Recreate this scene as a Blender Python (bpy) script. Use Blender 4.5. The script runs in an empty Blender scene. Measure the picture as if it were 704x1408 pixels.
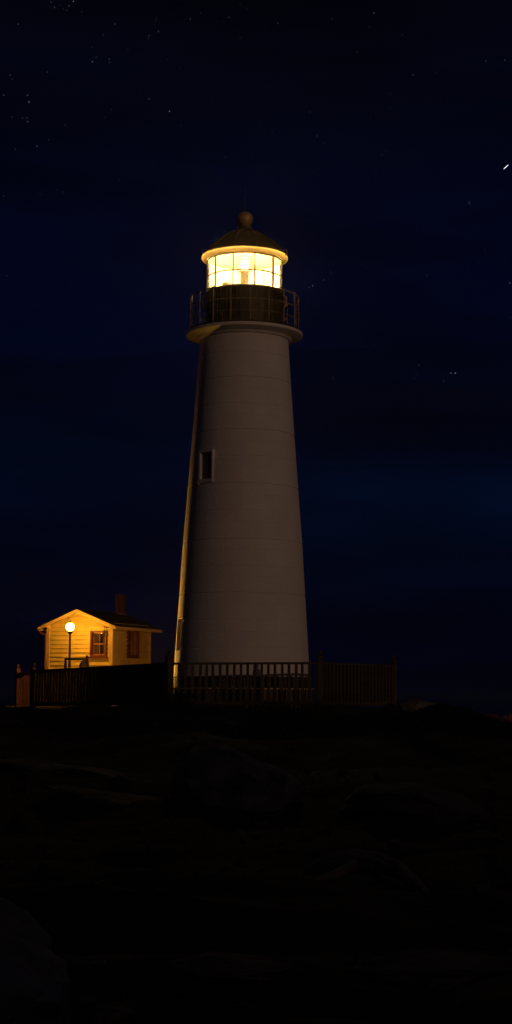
import bpy, bmesh, math, random
from mathutils import Vector, Matrix, noise
R = math.radians
PI = math.pi
SC = bpy.context.scene
COL = SC.collection
random.seed(7)

# ------------------------------------------------------------------ camera
E = 9.0                       # eye height above the sea
F = 2250.0                    # focal length in pixels of the 704x1408 photograph
PITCH = R(6.375)
ROLL = R(0.36)
cam_data = bpy.data.cameras.new('camera')
cam = bpy.data.objects.new('camera', cam_data)
COL.objects.link(cam)
cam_data.sensor_fit = 'VERTICAL'
cam_data.sensor_height = 36
cam_data.lens = 36 * F / 1408
cam_data.clip_end = 20000
cam_data.clip_start = 0.1
CM = Matrix.Translation((0, 0, E)) @ Matrix.Rotation(PI / 2 + PITCH, 4, 'X') @ Matrix.Rotation(ROLL, 4, 'Z')
cam.matrix_world = CM
SC.camera = cam

def ray(px, py):
    return (CM.to_3x3() @ Vector(((px - 352) / F, (704 - py) / F, -1)))
def at(px, py, Y):
    d = ray(px, py)
    return Vector((0, 0, E)) + d * (Y / d.y)

# ------------------------------------------------------------------ sky, moon, exposure
SC.view_settings.view_transform = 'Standard'
SC.view_settings.look = 'None'
SC.view_settings.exposure = 0
SC.view_settings.gamma = 1
SC.cycles.use_denoising = True
SC.cycles.max_bounces = 8
SC.cycles.sample_clamp_indirect = 4

W = bpy.data.worlds.new('World')
SC.world = W
W.use_nodes = True
nt = W.node_tree
nt.nodes.clear()
def N(nt, t, **kw):
    n = nt.nodes.new(t)
    for k, v in kw.items():
        setattr(n, k, v)
    return n
def L(nt, a, b):
    nt.links.new(a, b)
out = N(nt, 'ShaderNodeOutputWorld')
bg = N(nt, 'ShaderNodeBackground')
L(nt, bg.outputs[0], out.inputs[0])
tc = N(nt, 'ShaderNodeTexCoord')
sep = N(nt, 'ShaderNodeSeparateXYZ')
L(nt, tc.outputs['Generated'], sep.inputs[0])
def sky_ramp(tab):
    ramp = N(nt, 'ShaderNodeValToRGB'); el = ramp.color_ramp.elements
    el[0].position, el[0].color = tab[0][0], (*tab[0][1], 1)
    el[1].position, el[1].color = tab[-1][0], (*tab[-1][1], 1)
    for p, c in tab[1:-1]:
        e = el.new(p); e.color = (*c, 1)
    return ramp
TOP = [(.215, (.0003, .0012, .0082)), (.27, (.0003, .0011, .0078)), (.34, (.0005, .0009, .0046)), (.42, (.0006, .0009, .0030)), (1.0, (.0008, .0012, .0032))]
rr_ = sky_ramp([(0.0, (.0006, .0008, .0042)), (.04, (.0005, .0009, .0050)), (.075, (.0004, .0013, .0064)), (.10, (.0003, .0024, .0108)), (.130, (.0003, .0024, .0115)), (.148, (.0004, .0011, .0055)), (.18, (.0006, .0010, .0046))] + TOP)
rl_ = sky_ramp([(0.0, (.0006, .0008, .0042)), (.05, (.0005, .0009, .0055)), (.10, (.0003, .0013, .0075)), (.145, (.0002, .0018, .0090)), (.18, (.0004, .0011, .0060))] + TOP)
# long flat cloud banks: noise stretched along the horizon
mp = N(nt, 'ShaderNodeMapping')
mp.inputs['Scale'].default_value = (2.6, 2.6, 16.0)
mp.inputs['Location'].default_value = (0.35, 0.0, 0.2)
L(nt, tc.outputs['Generated'], mp.inputs[0])
nz = N(nt, 'ShaderNodeTexNoise')
nz.inputs['Scale'].default_value = 2.2
nz.inputs['Detail'].default_value = 5
L(nt, mp.outputs[0], nz.inputs['Vector'])
ad = N(nt, 'ShaderNodeMath', operation='MULTIPLY_ADD')
L(nt, nz.outputs['Fac'], ad.inputs[0]); ad.inputs[1].default_value = 0.03
sb = N(nt, 'ShaderNodeMath', operation='SUBTRACT')
L(nt, sep.outputs['Z'], sb.inputs[0]); sb.inputs[1].default_value = 0.015
L(nt, sb.outputs[0], ad.inputs[2])
L(nt, ad.outputs[0], rr_.inputs[0]); L(nt, ad.outputs[0], rl_.inputs[0])
rx = N(nt, 'ShaderNodeMapRange'); rx.interpolation_type = 'SMOOTHSTEP'
rx.inputs['From Min'].default_value = -.02; rx.inputs['From Max'].default_value = .05
L(nt, sep.outputs['X'], rx.inputs[0])
mxs = N(nt, 'ShaderNodeMix', data_type='RGBA')
L(nt, rx.outputs[0], mxs.inputs[0]); L(nt, rl_.outputs[0], mxs.inputs[6]); L(nt, rr_.outputs[0], mxs.inputs[7])
cr = N(nt, 'ShaderNodeMapRange')
cr.inputs['From Min'].default_value = .36
cr.inputs['From Max'].default_value = .64
cr.inputs['To Min'].default_value = .72
cr.inputs['To Max'].default_value = 1.28
L(nt, nz.outputs['Fac'], cr.inputs[0])
mul = N(nt, 'ShaderNodeVectorMath', operation='SCALE')
L(nt, mxs.outputs[2], mul.inputs[0]); L(nt, cr.outputs[0], mul.inputs['Scale'])
bg.inputs['Strength'].default_value = 1.12

MOON_AZ, MOON_EL = R(36), R(6.5)        # low warm moon behind the camera's right shoulder
md = Vector((math.sin(MOON_AZ) * math.cos(MOON_EL), -math.cos(MOON_AZ) * math.cos(MOON_EL), math.sin(MOON_EL)))
# unseen sky glow added around the moon as soft fill from behind the camera
gd = N(nt, 'ShaderNodeVectorMath', operation='DOT_PRODUCT'); L(nt, tc.outputs['Generated'], gd.inputs[0]); gd.inputs[1].default_value = md
gm = N(nt, 'ShaderNodeMath', operation='MAXIMUM'); L(nt, gd.outputs['Value'], gm.inputs[0]); gm.inputs[1].default_value = 0
gp_ = N(nt, 'ShaderNodeMath', operation='POWER'); L(nt, gm.outputs[0], gp_.inputs[0]); gp_.inputs[1].default_value = 3
gs = N(nt, 'ShaderNodeVectorMath', operation='SCALE'); gs.inputs[0].default_value = (.036, .0215, .015); L(nt, gp_.outputs[0], gs.inputs['Scale'])
ga = N(nt, 'ShaderNodeVectorMath', operation='ADD'); L(nt, mul.outputs[0], ga.inputs[0]); L(nt, gs.outputs[0], ga.inputs[1])
L(nt, ga.outputs[0], bg.inputs[0])
ml = bpy.data.lights.new('moon_light', 'SUN')
ml.energy = 0.185
ml.angle = R(.6)
ml.color = (1.0, .59, .39)
mo = bpy.data.objects.new('moon_light', ml)
mo.rotation_euler = md.to_track_quat('Z', 'Y').to_euler()
COL.objects.link(mo)

# ------------------------------------------------------------------ materials
def mat(name, base=(.5, .5, .5), rough=.7, metal=0, var=.15, scale=6, bump=0, bscale=30, emis=None, estr=0, var2=None, spec=.5):
    m = bpy.data.materials.new(name)
    m.use_nodes = True
    t = m.node_tree
    b = t.nodes['Principled BSDF']
    b.inputs['Roughness'].default_value = rough
    b.inputs['Metallic'].default_value = metal
    b.inputs['Specular IOR Level'].default_value = spec
    tc = N(t, 'ShaderNodeTexCoord')
    n = N(t, 'ShaderNodeTexNoise')
    n.inputs['Scale'].default_value = scale
    n.inputs['Detail'].default_value = 6
    L(t, tc.outputs['Object'], n.inputs['Vector'])
    r = N(t, 'ShaderNodeValToRGB')
    r.color_ramp.elements[0].position = .3
    r.color_ramp.elements[1].position = .7
    c2 = var2 or tuple(min(1, c * (1 + var)) for c in base)
    r.color_ramp.elements[0].color = (*[c * (1 - var) for c in base], 1)
    r.color_ramp.elements[1].color = (*c2, 1)
    L(t, n.outputs['Fac'], r.inputs[0])
    L(t, r.outputs[0], b.inputs['Base Color'])
    if bump:
        n2 = N(t, 'ShaderNodeTexNoise')
        n2.inputs['Scale'].default_value = bscale
        n2.inputs['Detail'].default_value = 8
        L(t, tc.outputs['Object'], n2.inputs['Vector'])
        bp = N(t, 'ShaderNodeBump')
        bp.inputs['Strength'].default_value = 1
        bp.inputs['Distance'].default_value = bump
        L(t, n2.outputs['Fac'], bp.inputs['Height'])
        L(t, bp.outputs[0], b.inputs['Normal'])
    if emis:
        b.inputs['Emission Color'].default_value = (*emis, 1)
        b.inputs['Emission Strength'].default_value = estr
    return m

M = {}
M['rock'] = mat('rock', (.10, .085, .07), .9, var=.5, scale=1.6, bump=.08, bscale=5, var2=(.18, .15, .12))
M['pale_rock'] = mat('pale_granite', (.13, .13, .135), .9, var=.6, scale=4, bump=.1, bscale=7, var2=(.27, .27, .28))
M['brown_rock'] = mat('brown_rock', (.12, .09, .06), .9, var=.6, scale=5, bump=.10, bscale=7, var2=(.24, .18, .12))
M['blue_rock'] = mat('grey_blue_rock', (.12, .14, .17), .85, var=.4, scale=3, bump=.05, bscale=7, var2=(.22, .25, .30))
M['soil'] = mat('headland_soil', (.028, .022, .015), .95, var=.6, scale=1.1, bump=.05, bscale=6, var2=(.060, .044, .028))
M['drift'] = mat('weathered_driftwood', (.30, .24, .17), .85, var=.4, scale=7, bump=.02, bscale=20)
M['fence'] = mat('dark_weathered_wood', (.06, .043, .020), .8, var=.35, scale=9, bump=.004, bscale=60)
M['redwood'] = mat('reddish_wood', (.20, .078, .032), .75, var=.3, scale=8, bump=.004, bscale=60)
M['iron'] = mat('black_iron', (.05, .035, .02), .5, .3, var=.3, scale=10)
M['railing'] = mat('bronze_railing', (.20, .14, .07), .45, .3, var=.3, scale=10)
M['drum'] = mat('drum_cladding', (.075, .055, .02), .55, .2, var=.35, scale=5)
M['cream'] = mat('cream_paint', (.74, .70, .62), .6, var=.06, scale=5)
M['plinth'] = mat('dark_stone_course', (.07, .055, .045), .85, var=.5, scale=9, bump=.015, bscale=14)
M['slab'] = mat('concrete_step', (.10, .08, .06), .85, var=.3, scale=6, bump=.006, bscale=40)
M['edge'] = mat('yellow_step_edge', (.78, .60, .30), .6, var=.2, scale=9)
M['roofmetal'] = mat('lantern_roof_copper', (.24, .19, .07), .5, .25, var=.25, scale=4, bump=.004, bscale=20)
M['brass'] = mat('brass_ball', (.72, .46, .16), .45, .3, var=.25, scale=6)
M['siding'] = mat('painted_clapboard', (.70, .52, .13), .65, var=.09, scale=3, bump=.002, bscale=50)
M['trim'] = mat('trim_paint', (.70, .48, .17), .55, var=.06)
M['redpaint'] = mat('red_window_paint', (.15, .032, .02), .5, var=.2, scale=12)
M['shingle'] = mat('roof_shingle', (.028, .016, .010), .9, var=.4, scale=12, bump=.01, bscale=40)
M['brick'] = mat('chimney_brick', (.045, .013, .009), .85, var=.3, scale=20, bump=.006, bscale=40)
M['sash'] = mat('faded_red_sash_paint', (.42, .15, .09), .5, var=.2, scale=12)
M['curtain'] = mat('curtain_cloth', (.42, .28, .22), .9, var=.15, scale=6)
M['darkroom'] = mat('dark_room', (.02, .015, .012), .9)
M['lens'] = mat('lamp_pedestal', (.30, .17, .05), .4, .4, var=.2)
M['ceil'] = mat('lantern_ceiling_paint', (.8, .66, .42), .5, var=.08)
M['reflector'] = mat('white_reflector', (.84, .76, .58), .6, var=.08, scale=2)
M['leaf'] = mat('scrub_leaf', (.06, .065, .03), .7, var=.5, scale=2.5, var2=(.13, .12, .06))
M['rust_leaf'] = mat('rust_leaf', (.38, .11, .05), .7, var=.5, scale=2.5, var2=(.6, .2, .1))
M['stem'] = mat('woody_stem', (.07, .05, .03), .85)
M['grass'] = mat('dry_grass', (.10, .08, .04), .8, var=.5, scale=2, var2=(.16, .12, .06))
M['galv'] = mat('grey_metal_fixture', (.18, .16, .14), .5, .6)

def brickify(m, rw, rh, mortar, dist):
    t = m.node_tree; b = t.nodes['Principled BSDF']
    tc = N(t, 'ShaderNodeTexCoord'); br = N(t, 'ShaderNodeTexBrick')
    L(t, tc.outputs['Object'], br.inputs['Vector'])
    return br

# white masonry of the tower: courses with fine vertical joints, rough plaster, faint stains
def tower_mat():
    m = mat('white_painted_masonry', (.76, .74, .70), .8, var=.05, scale=1.2)
    t = m.node_tree; b = t.nodes['Principled BSDF']
    tc = N(t, 'ShaderNodeTexCoord'); sp = N(t, 'ShaderNodeSeparateXYZ')
    L(t, tc.outputs['Object'], sp.inputs[0])
    a2 = N(t, 'ShaderNodeMath', operation='ARCTAN2')
    L(t, sp.outputs['X'], a2.inputs[0]); L(t, sp.outputs['Y'], a2.inputs[1])
    sc = N(t, 'ShaderNodeMath', operation='MULTIPLY'); L(t, a2.outputs[0], sc.inputs[0]); sc.inputs[1].default_value = 1.55
    cb = N(t, 'ShaderNodeCombineXYZ'); L(t, sc.outputs[0], cb.inputs['X']); L(t, sp.outputs['Z'], cb.inputs['Y'])
    br = N(t, 'ShaderNodeTexBrick')
    br.inputs['Scale'].default_value = 1
    br.inputs['Brick Width'].default_value = 2.03
    br.inputs['Row Height'].default_value = .735
    br.inputs['Mortar Size'].default_value = .007
    br.inputs['Mortar Smooth'].default_value = .6
    br.inputs['Color1'].default_value = (1, 1, 1, 1); br.inputs['Color2'].default_value = (.965, .96, .955, 1)
    br.inputs['Mortar'].default_value = (.89, .88, .87, 1)
    L(t, cb.outputs[0], br.inputs['Vector'])
    rampnode = [n for n in t.nodes if n.type == 'VALTORGB'][0]
    mx = N(t, 'ShaderNodeMix', data_type='RGBA', blend_type='MULTIPLY')
    mx.inputs[0].default_value = 1
    L(t, rampnode.outputs[0], mx.inputs[6]); L(t, br.outputs['Color'], mx.inputs[7])
    # small weather stains
    st = N(t, 'ShaderNodeTexNoise'); st.inputs['Scale'].default_value = 5.5; st.inputs['Detail'].default_value = 9; st.inputs['Roughness'].default_value = .7
    L(t, tc.outputs['Object'], st.inputs['Vector'])
    sr = N(t, 'ShaderNodeMapRange'); sr.inputs['From Min'].default_value = .62; sr.inputs['From Max'].default_value = .74
    sr.inputs['To Min'].default_value = 1; sr.inputs['To Max'].default_value = .80
    L(t, st.outputs['Fac'], sr.inputs[0])
    mx2 = N(t, 'ShaderNodeVectorMath', operation='SCALE')
    L(t, mx.outputs[2], mx2.inputs[0]); L(t, sr.outputs[0], mx2.inputs['Scale'])
    L(t, mx2.outputs[0], b.inputs['Base Color'])
    n2 = N(t, 'ShaderNodeTexNoise'); n2.inputs['Scale'].default_value = 22; n2.inputs['Detail'].default_value = 8
    L(t, tc.outputs['Object'], n2.inputs['Vector'])
    mb = N(t, 'ShaderNodeBump'); mb.inputs['Distance'].default_value = .020
    L(t, n2.outputs['Fac'], mb.inputs['Height'])
    b2 = N(t, 'ShaderNodeBump'); b2.inputs['Distance'].default_value = .003; b2.invert = True
    L(t, br.outputs['Fac'], b2.inputs['Height']); L(t, mb.outputs[0], b2.inputs['Normal'])
    L(t, b2.outputs[0], b.inputs['Normal'])
    return m
M['tower'] = tower_mat()

def pane_mat():       # salt-hazed lantern glass: mostly clear, partly scattering the light behind it
    m = bpy.data.materials.new('hazed_lantern_glass'); m.use_nodes = True
    t = m.node_tree; t.nodes.clear()
    o = N(t, 'ShaderNodeOutputMaterial')
    tr = N(t, 'ShaderNodeBsdfTransparent'); tr.inputs[0].default_value = (1, .97, .9, 1)
    tl = N(t, 'ShaderNodeBsdfTranslucent'); tl.inputs[0].default_value = (.95, .85, .6, 1)
    gl = N(t, 'ShaderNodeBsdfGlossy'); gl.inputs['Roughness'].default_value = .08
    a = N(t, 'ShaderNodeMixShader')
    tc = N(t, 'ShaderNodeTexCoord'); nz = N(t, 'ShaderNodeTexNoise'); nz.inputs['Scale'].default_value = 2.2; nz.inputs['Detail'].default_value = 4
    mr = N(t, 'ShaderNodeMapRange'); mr.inputs['From Min'].default_value = .35; mr.inputs['From Max'].default_value = .65
    mr.inputs['To Min'].default_value = PANE_HAZE * .8; mr.inputs['To Max'].default_value = PANE_HAZE * 1.2
    L(t, tc.outputs['Object'], nz.inputs['Vector']); L(t, nz.outputs['Fac'], mr.inputs[0]); L(t, mr.outputs[0], a.inputs[0])
    b = N(t, 'ShaderNodeMixShader'); b.inputs[0].default_value = .05
    L(t, tr.outputs[0], a.inputs[1]); L(t, tl.outputs[0], a.inputs[2])
    L(t, a.outputs[0], b.inputs[1]); L(t, gl.outputs[0], b.inputs[2])
    L(t, b.outputs[0], o.inputs[0])
    return m
PANE_HAZE = .13
M['pane'] = pane_mat()
def glass_mat():
    m = bpy.data.materials.new('window_glass'); m.use_nodes = True
    t = m.node_tree; t.nodes.clear()
    o = N(t, 'ShaderNodeOutputMaterial')
    tr = N(t, 'ShaderNodeBsdfTransparent'); tr.inputs[0].default_value = (.8, .8, .8, 1)
    gl = N(t, 'ShaderNodeBsdfGlossy'); gl.inputs['Roughness'].default_value = .05
    b = N(t, 'ShaderNodeMixShader'); b.inputs[0].default_value = .12
    L(t, tr.outputs[0], b.inputs[1]); L(t, gl.outputs[0], b.inputs[2]); L(t, b.outputs[0], o.inputs[0])
    return m
M['glass'] = glass_mat()
def cornice_mat():      # translucency added so the eave ring glows from the lamp inside
    m = mat('translucent_eave_glow', (.80, .62, .30), .5, var=.1); t = m.node_tree
    b = t.nodes['Principled BSDF']; o = [n for n in t.nodes if n.type == 'OUTPUT_MATERIAL'][0]
    tl = N(t, 'ShaderNodeBsdfTranslucent'); tl.inputs[0].default_value = (.85, .62, .25, 1)
    x = N(t, 'ShaderNodeMixShader'); x.inputs[0].default_value = .30
    L(t, b.outputs[0], x.inputs[1]); L(t, tl.outputs[0], x.inputs[2]); L(t, x.outputs[0], o.inputs[0])
    return m
M['cornice'] = cornice_mat()
def emit_mat(name, c, s):
    m = bpy.data.materials.new(name); m.use_nodes = True
    t = m.node_tree; t.nodes.clear()
    o = N(t, 'ShaderNodeOutputMaterial'); e = N(t, 'ShaderNodeEmission')
    e.inputs[0].default_value = (*c, 1); e.inputs[1].default_value = s
    L(t, e.outputs[0], o.inputs[0])
    return m
def bulb(parent, z, power, color, radius, kind='POINT'):
    l = bpy.data.lights.new('bulb_light', kind); l.energy = power; l.color = color; l.shadow_soft_size = radius
    o = bpy.data.objects.new('bulb_light', l); COL.objects.link(o); o.parent = parent; o.location = (0, 0, z)
    return o
def sea_mat():
    m = mat('night_sea', (.004, .007, .012), .28, var=.2, scale=.05)
    t = m.node_tree; b = t.nodes['Principled BSDF']
    tc = N(t, 'ShaderNodeTexCoord'); mpn = N(t, 'ShaderNodeMapping'); mpn.inputs['Scale'].default_value = (.5, 1.1, 1)
    L(t, tc.outputs['Object'], mpn.inputs[0])
    n = N(t, 'ShaderNodeTexNoise'); n.inputs['Scale'].default_value = .35; n.inputs['Detail'].default_value = 9
    L(t, mpn.outputs[0], n.inputs['Vector'])
    bp = N(t, 'ShaderNodeBump'); bp.inputs['Distance'].default_value = .7
    L(t, n.outputs['Fac'], bp.inputs['Height']); L(t, bp.outputs[0], b.inputs['Normal'])
    return m
M['sea'] = sea_mat()

# ------------------------------------------------------------------ mesh helpers
class MB:
    def __init__(s):
        s.v = []; s.f = []
    def add(s, vs, fs):
        o = len(s.v); s.v += [tuple(v) for v in vs]; s.f += [tuple(i + o for i in f) for f in fs]
        return s
    def box(s, x0, x1, y0, y1, z0, z1, m=None):
        vs = [Vector((x, y, z)) for z in (z0, z1) for y in (y0, y1) for x in (x0, x1)]
        if m is not None: vs = [m @ v for v in vs]
        return s.add(vs, [(0, 2, 3, 1), (4, 5, 7, 6), (0, 1, 5, 4), (2, 6, 7, 3), (0, 4, 6, 2), (1, 3, 7, 5)])
    def tube(s, pts, r, n=8, closed=False, cap=True):
        pts = [Vector(p) for p in pts]
        rs = r if isinstance(r, (list, tuple)) else [r] * len(pts)
        rings = []; k = len(pts)
        prev = None
        for i, p in enumerate(pts):
            if closed: d = pts[(i + 1) % k] - pts[i - 1]
            else: d = pts[min(i + 1, k - 1)] - pts[max(i - 1, 0)]
            d.normalize()
            a = prev if prev is not None and abs(prev.dot(d)) < .95 else (Vector((0, 0, 1)) if abs(d.z) < .9 else Vector((1, 0, 0)))
            u = (a - d * a.dot(d)).normalized(); w = d.cross(u); prev = u
            rings.append([p + (u * math.cos(2 * PI * j / n) + w * math.sin(2 * PI * j / n)) * rs[i] for j in range(n)])
        o = [v for q in rings for v in q]
        fs = []
        for i in range(k if closed else k - 1):
            a, b = i * n, ((i + 1) % k) * n
            for j in range(n):
                fs.append((a + j, a + (j + 1) % n, b + (j + 1) % n, b + j))
        if not closed and cap:
            fs.append(tuple(range(n - 1, -1, -1))); fs.append(tuple((k - 1) * n + j for j in range(n)))
        return s.add(o, fs)
    def lathe(s, prof, n=96, closed=False, caps=True, c=(0, 0)):
        k = len(prof); vs = []; fs = []
        for (r, z) in prof:
            for j in range(n):
                a = 2 * PI * j / n
                vs.append((c[0] + r * math.sin(a), c[1] + r * math.cos(a), z))
        for i in range(k if closed else k - 1):
            a, b = i * n, ((i + 1) % k) * n
            for j in range(n):
                fs.append((a + (j + 1) % n, a + j, b + j, b + (j + 1) % n))
        if caps and not closed:
            fs.append(tuple(range(n))); fs.append(tuple((k - 1) * n + j for j in range(n - 1, -1, -1)))
        return s.add(vs, fs)
    def prism(s, poly, y0, y1, m=None):     # poly in (x,z), extruded along y
        k = len(poly)
        vs = [Vector((x, y0, z)) for x, z in poly] + [Vector((x, y1, z)) for x, z in poly]
        if m is not None: vs = [m @ v for v in vs]
        fs = [tuple(range(k)), tuple(range(2 * k - 1, k - 1, -1))]
        for i in range(k):
            j = (i + 1) % k
            fs.append((i, i + k, j + k, j))
        return s.add(vs, fs)
    def build(s, name, material, parent=None, smooth=False, bevel=0, loc=None, fixn=True):
        me = bpy.data.meshes.new(name)
        me.from_pydata(s.v, [], s.f)
        if fixn or bevel:
            bm = bmesh.new(); bm.from_mesh(me)
            if bevel:
                bmesh.ops.bevel(bm, geom=bm.edges[:], offset=bevel, segments=1, affect='EDGES')
            if fixn: bmesh.ops.recalc_face_normals(bm, faces=bm.faces[:])
            bm.to_mesh(me); bm.free()
        me.materials.append(material)
        if smooth:
            for p in me.polygons: p.use_smooth = True
            me.set_sharp_from_angle(angle=R(smooth if smooth is not True else 40))
        me.update()
        o = bpy.data.objects.new(name, me)
        COL.objects.link(o)
        if parent: o.parent = parent
        if loc: o.location = loc
        return o
def thing(name, label, cat, loc=(0, 0, 0), rz=0, group=None):
    o = bpy.data.objects.new(name, None); COL.objects.link(o)
    o.empty_display_size = .2
    o.location = loc; o.rotation_euler = (0, 0, rz)
    return tag(o, label, cat, group)
def tag(o, label=None, cat=None, group=None, kind=None):
    if label: o['label'] = label
    if cat: o['category'] = cat
    if group: o['group'] = group
    if kind: o['kind'] = kind
    return o
def copy(o, parent=None, **kw):
    c = o.copy(); COL.objects.link(c)
    if parent: c.parent = parent
    for k, v in kw.items(): setattr(c, k, v)
    return c

# ------------------------------------------------------------------ terrain and sea
def lerp_tab(t, x):
    if x <= t[0][0]: return t[0][1]
    for (a, va), (b, vb) in zip(t, t[1:]):
        if x <= b: return va + (vb - va) * (x - a) / (b - a)
    return t[-1][1]
def sst(a, b, x):
    t = max(0, min(1, (x - a) / (b - a))); return t * t * (3 - 2 * t)
TAB = [(-30, -2.2), (0, -1.8), (8, -1.62), (14, -1.5), (20, -1.25), (30, -.9), (38, -.56), (41, -.46), (46, -.44), (66, -.45), (74, -1.0), (100, -9), (160, -16)]
def ground(x, y):
    z = lerp_tab(TAB, y)
    back = sst(41, 50, y)
    z -= max(0, x - 4.6) * .55 * back + max(0, -9.6 - x) * .55 * back
    z -= max(0, x - 4.2) * .17 + max(0, -x - 8) * .03
    z -= max(0, abs(x) - 26) * .35
    nf = 1 - sst(38, 42, y)
    p = Vector((x * .35, y * .35, 1.7))
    amp = .05 + .30 * nf
    r1 = noise.noise(p) * amp
    r2 = (1 - abs(noise.noise(Vector((x * .5 + 7, y * 1.1, 3.3)))) * 2) * .20 * nf
    r3 = noise.noise(Vector((x * 1.7, y * 1.7, 9))) * (.015 + .07 * nf)
    r4 = noise.noise(Vector((x * 5, y * 5, 2))) * (.004 + .025 * nf)
    if abs(x) < 1.5 and abs(y) < 2: r2 = 0
    return E + z + r1 + r2 + r3 + r4
def make_terrain():
    xs = []; x = 0.0
    while x < 130: xs.append(x); x += .22 if x < 9 else .22 + (x - 9) * .05
    xs = [-v for v in reversed(xs[1:])] + xs
    ys = [-30 + i * 1.0 for i in range(32)]; y = 2.0
    while y < 160: ys.append(y); y += .16 if y < 12 else (.25 if y < 66 else 1.0)
    vs = [(x, y, ground(x, y)) for y in ys for x in xs]
    nx = len(xs)
    fs = [(j * nx + i, j * nx + i + 1, (j + 1) * nx + i + 1, (j + 1) * nx + i) for j in range(len(ys) - 1) for i in range(nx - 1)]
    mb = MB(); mb.v = vs; mb.f = fs
    o = mb.build('ground', M['soil'], smooth=35, fixn=False)
    tag(o, kind='structure')
make_terrain()
def make_moon_blocker():      # added ridge, unseen behind the camera, shaped to keep moonlight off the slope
    mh = Vector((math.sin(MOON_AZ), -math.cos(MOON_AZ), 0)); side = Vector((mh.y, -mh.x, 0))
    base = Vector((-.36, 45, 0)); D = 80.0
    top0 = zt_shade + D * math.tan(MOON_EL)
    vs = []; n = 260; k = 24
    for i in range(n + 1):
        u = (i / n - .5) * 150 if abs(i / n - .5) > .12 else (i / n - .5) * 150
        for j in range(k + 1):
            v = (j / k - .5) * 44
            p = base + mh * (D + v) + side * u
            fade = 1 - sst(58, 75, abs(u))
            top = top0 + 5.0 * sst(3.2, 6.5, u) + 5.0 * sst(-3.6, -6.0, u) - 2.2 * math.exp(-((u + 2.0) / .5) ** 2)   # dip and knolls shaped to let moonlight onto tower and bush only
            h = top * math.exp(-(v / 9.5) ** 2) * (fade) + .22 * noise.noise(Vector((u * .3, v * .3, 5))) * fade + (-.6 if v else 0) * 0
            vs.append((p.x, p.y, max(h, 0) * 1.0 + 2.0 * math.exp(-(v / 14) ** 2) * 0 - .5 * (abs(v) > 20)))
    fs = [(i * (k + 1) + j, (i + 1) * (k + 1) + j, (i + 1) * (k + 1) + j + 1, i * (k + 1) + j + 1) for i in range(n) for j in range(k)]
    mb = MB(); mb.v = vs; mb.f = fs
    tag(mb.build('moon_blocker', M['soil'], smooth=35, fixn=False), kind='structure')
zt_shade = E - .70
make_moon_blocker()
sea = MB().add([(-9000, -600, 0), (9000, -600, 0), (9000, 15000, 0), (-9000, 15000, 0)], [(0, 1, 2, 3)]).build('sea', M['sea'], fixn=False)
tag(sea, kind='structure')

# ------------------------------------------------------------------ lighthouse
TY = 45.0
tb = at(332.6, 910, TY)
TX = at(334, 700, TY).x
def zt(py): return at(334, py, TY).z
def rt(hw, z): return hw * (TY * math.cos(PITCH) + (z - E) * math.sin(PITCH)) / F
G0 = E - .55
def P(hw, py):       # profile point in tower-local coordinates from half-width and row
    z = zt(py); return (rt(hw, z), z - G0)
lh = thing('lighthouse', 'tall white tapering lighthouse tower with lit lantern room behind the picket fence', 'lighthouse', (TX, TY, G0))

# white shaft with shallow course grooves
ctrl = [(94, 931), (92.4, 910), (87.2, 830), (82, 748), (75.7, 670), (70.2, 600), (65.3, 535), (61.3, 478), (60.6, 466)]
cp = [P(*c) for c in ctrl]
def r_at(z):
    return lerp_tab([(b, a) for a, b in cp], z)
grooves = [P(0, y)[1] for y in (893, 856, 820, 785, 748.5, 710, 674, 637, 601, 566, 530, 496)]
strong = {820, 748.5, 674, 601, 530}
prof = [(r_at(cp[0][1]), cp[0][1])]
for i, g in enumerate(grooves):
    dpt = .026 if i in (2, 4, 6, 8, 10) else .011
    z0 = prof[-1][1]
    for t in (.33, .66): prof.append((r_at(z0 + (g - z0) * t), z0 + (g - z0) * t))
    w = .018 if dpt > .01 else .008
    # each lift steps in a few millimetres: upper edge of lower lift stands proud
    prof += [(r_at(g - w) , g - w), (r_at(g) - dpt, g - w * .4), (r_at(g) - dpt, g + w * .4), (r_at(g + w), g + w)]
prof.append(cp[-1])
shaft = MB().lathe(prof, 160).build('tower_shaft', M['tower'], lh, smooth=30)

def win_matrix(az, zc):     # local frame on the wall: x along the wall, y inward, z up; az from -Y towards -X
    r = r_at(zc)
    n = Vector((-math.sin(az), -math.cos(az), 0))
    xax = Vector((math.cos(az), -math.sin(az), 0))
    m = Matrix((( xax.x, -n.x, 0, n.x * r), (xax.y, -n.y, 0, n.y * r), (0, 0, 1, zc), (0, 0, 0, 1)))
    return m
def cut(o, boxes):
    mb = MB()
    for m, a in boxes: mb.box(*a, m=m)
    c = mb.build('cutter', M['tower'])
    c.matrix_world = Matrix.Translation(lh.location)
    bpy.context.view_layer.update()
    md_ = o.modifiers.new('b', 'BOOLEAN'); md_.operation = 'DIFFERENCE'; md_.object = c; md_.solver = 'EXACT'
    dg = bpy.context.evaluated_depsgraph_get()
    me = bpy.data.meshes.new_from_object(o.evaluated_get(dg))
    o.modifiers.clear(); o.data = me
    bpy.data.objects.remove(c)
wins = [(R(41.5), P(0, 648)[1], .21, .37), (R(73), P(0, 874)[1], .25, .43)]
mats = [win_matrix(a, z) for a, z, w, h in wins]
cut(shaft, [(m, (-w, w, -.4, .42, -h, h)) for m, (a, z, w, h) in zip(mats, wins)])
shaft.data.materials.clear(); shaft.data.materials.append(M['tower'])
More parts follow.
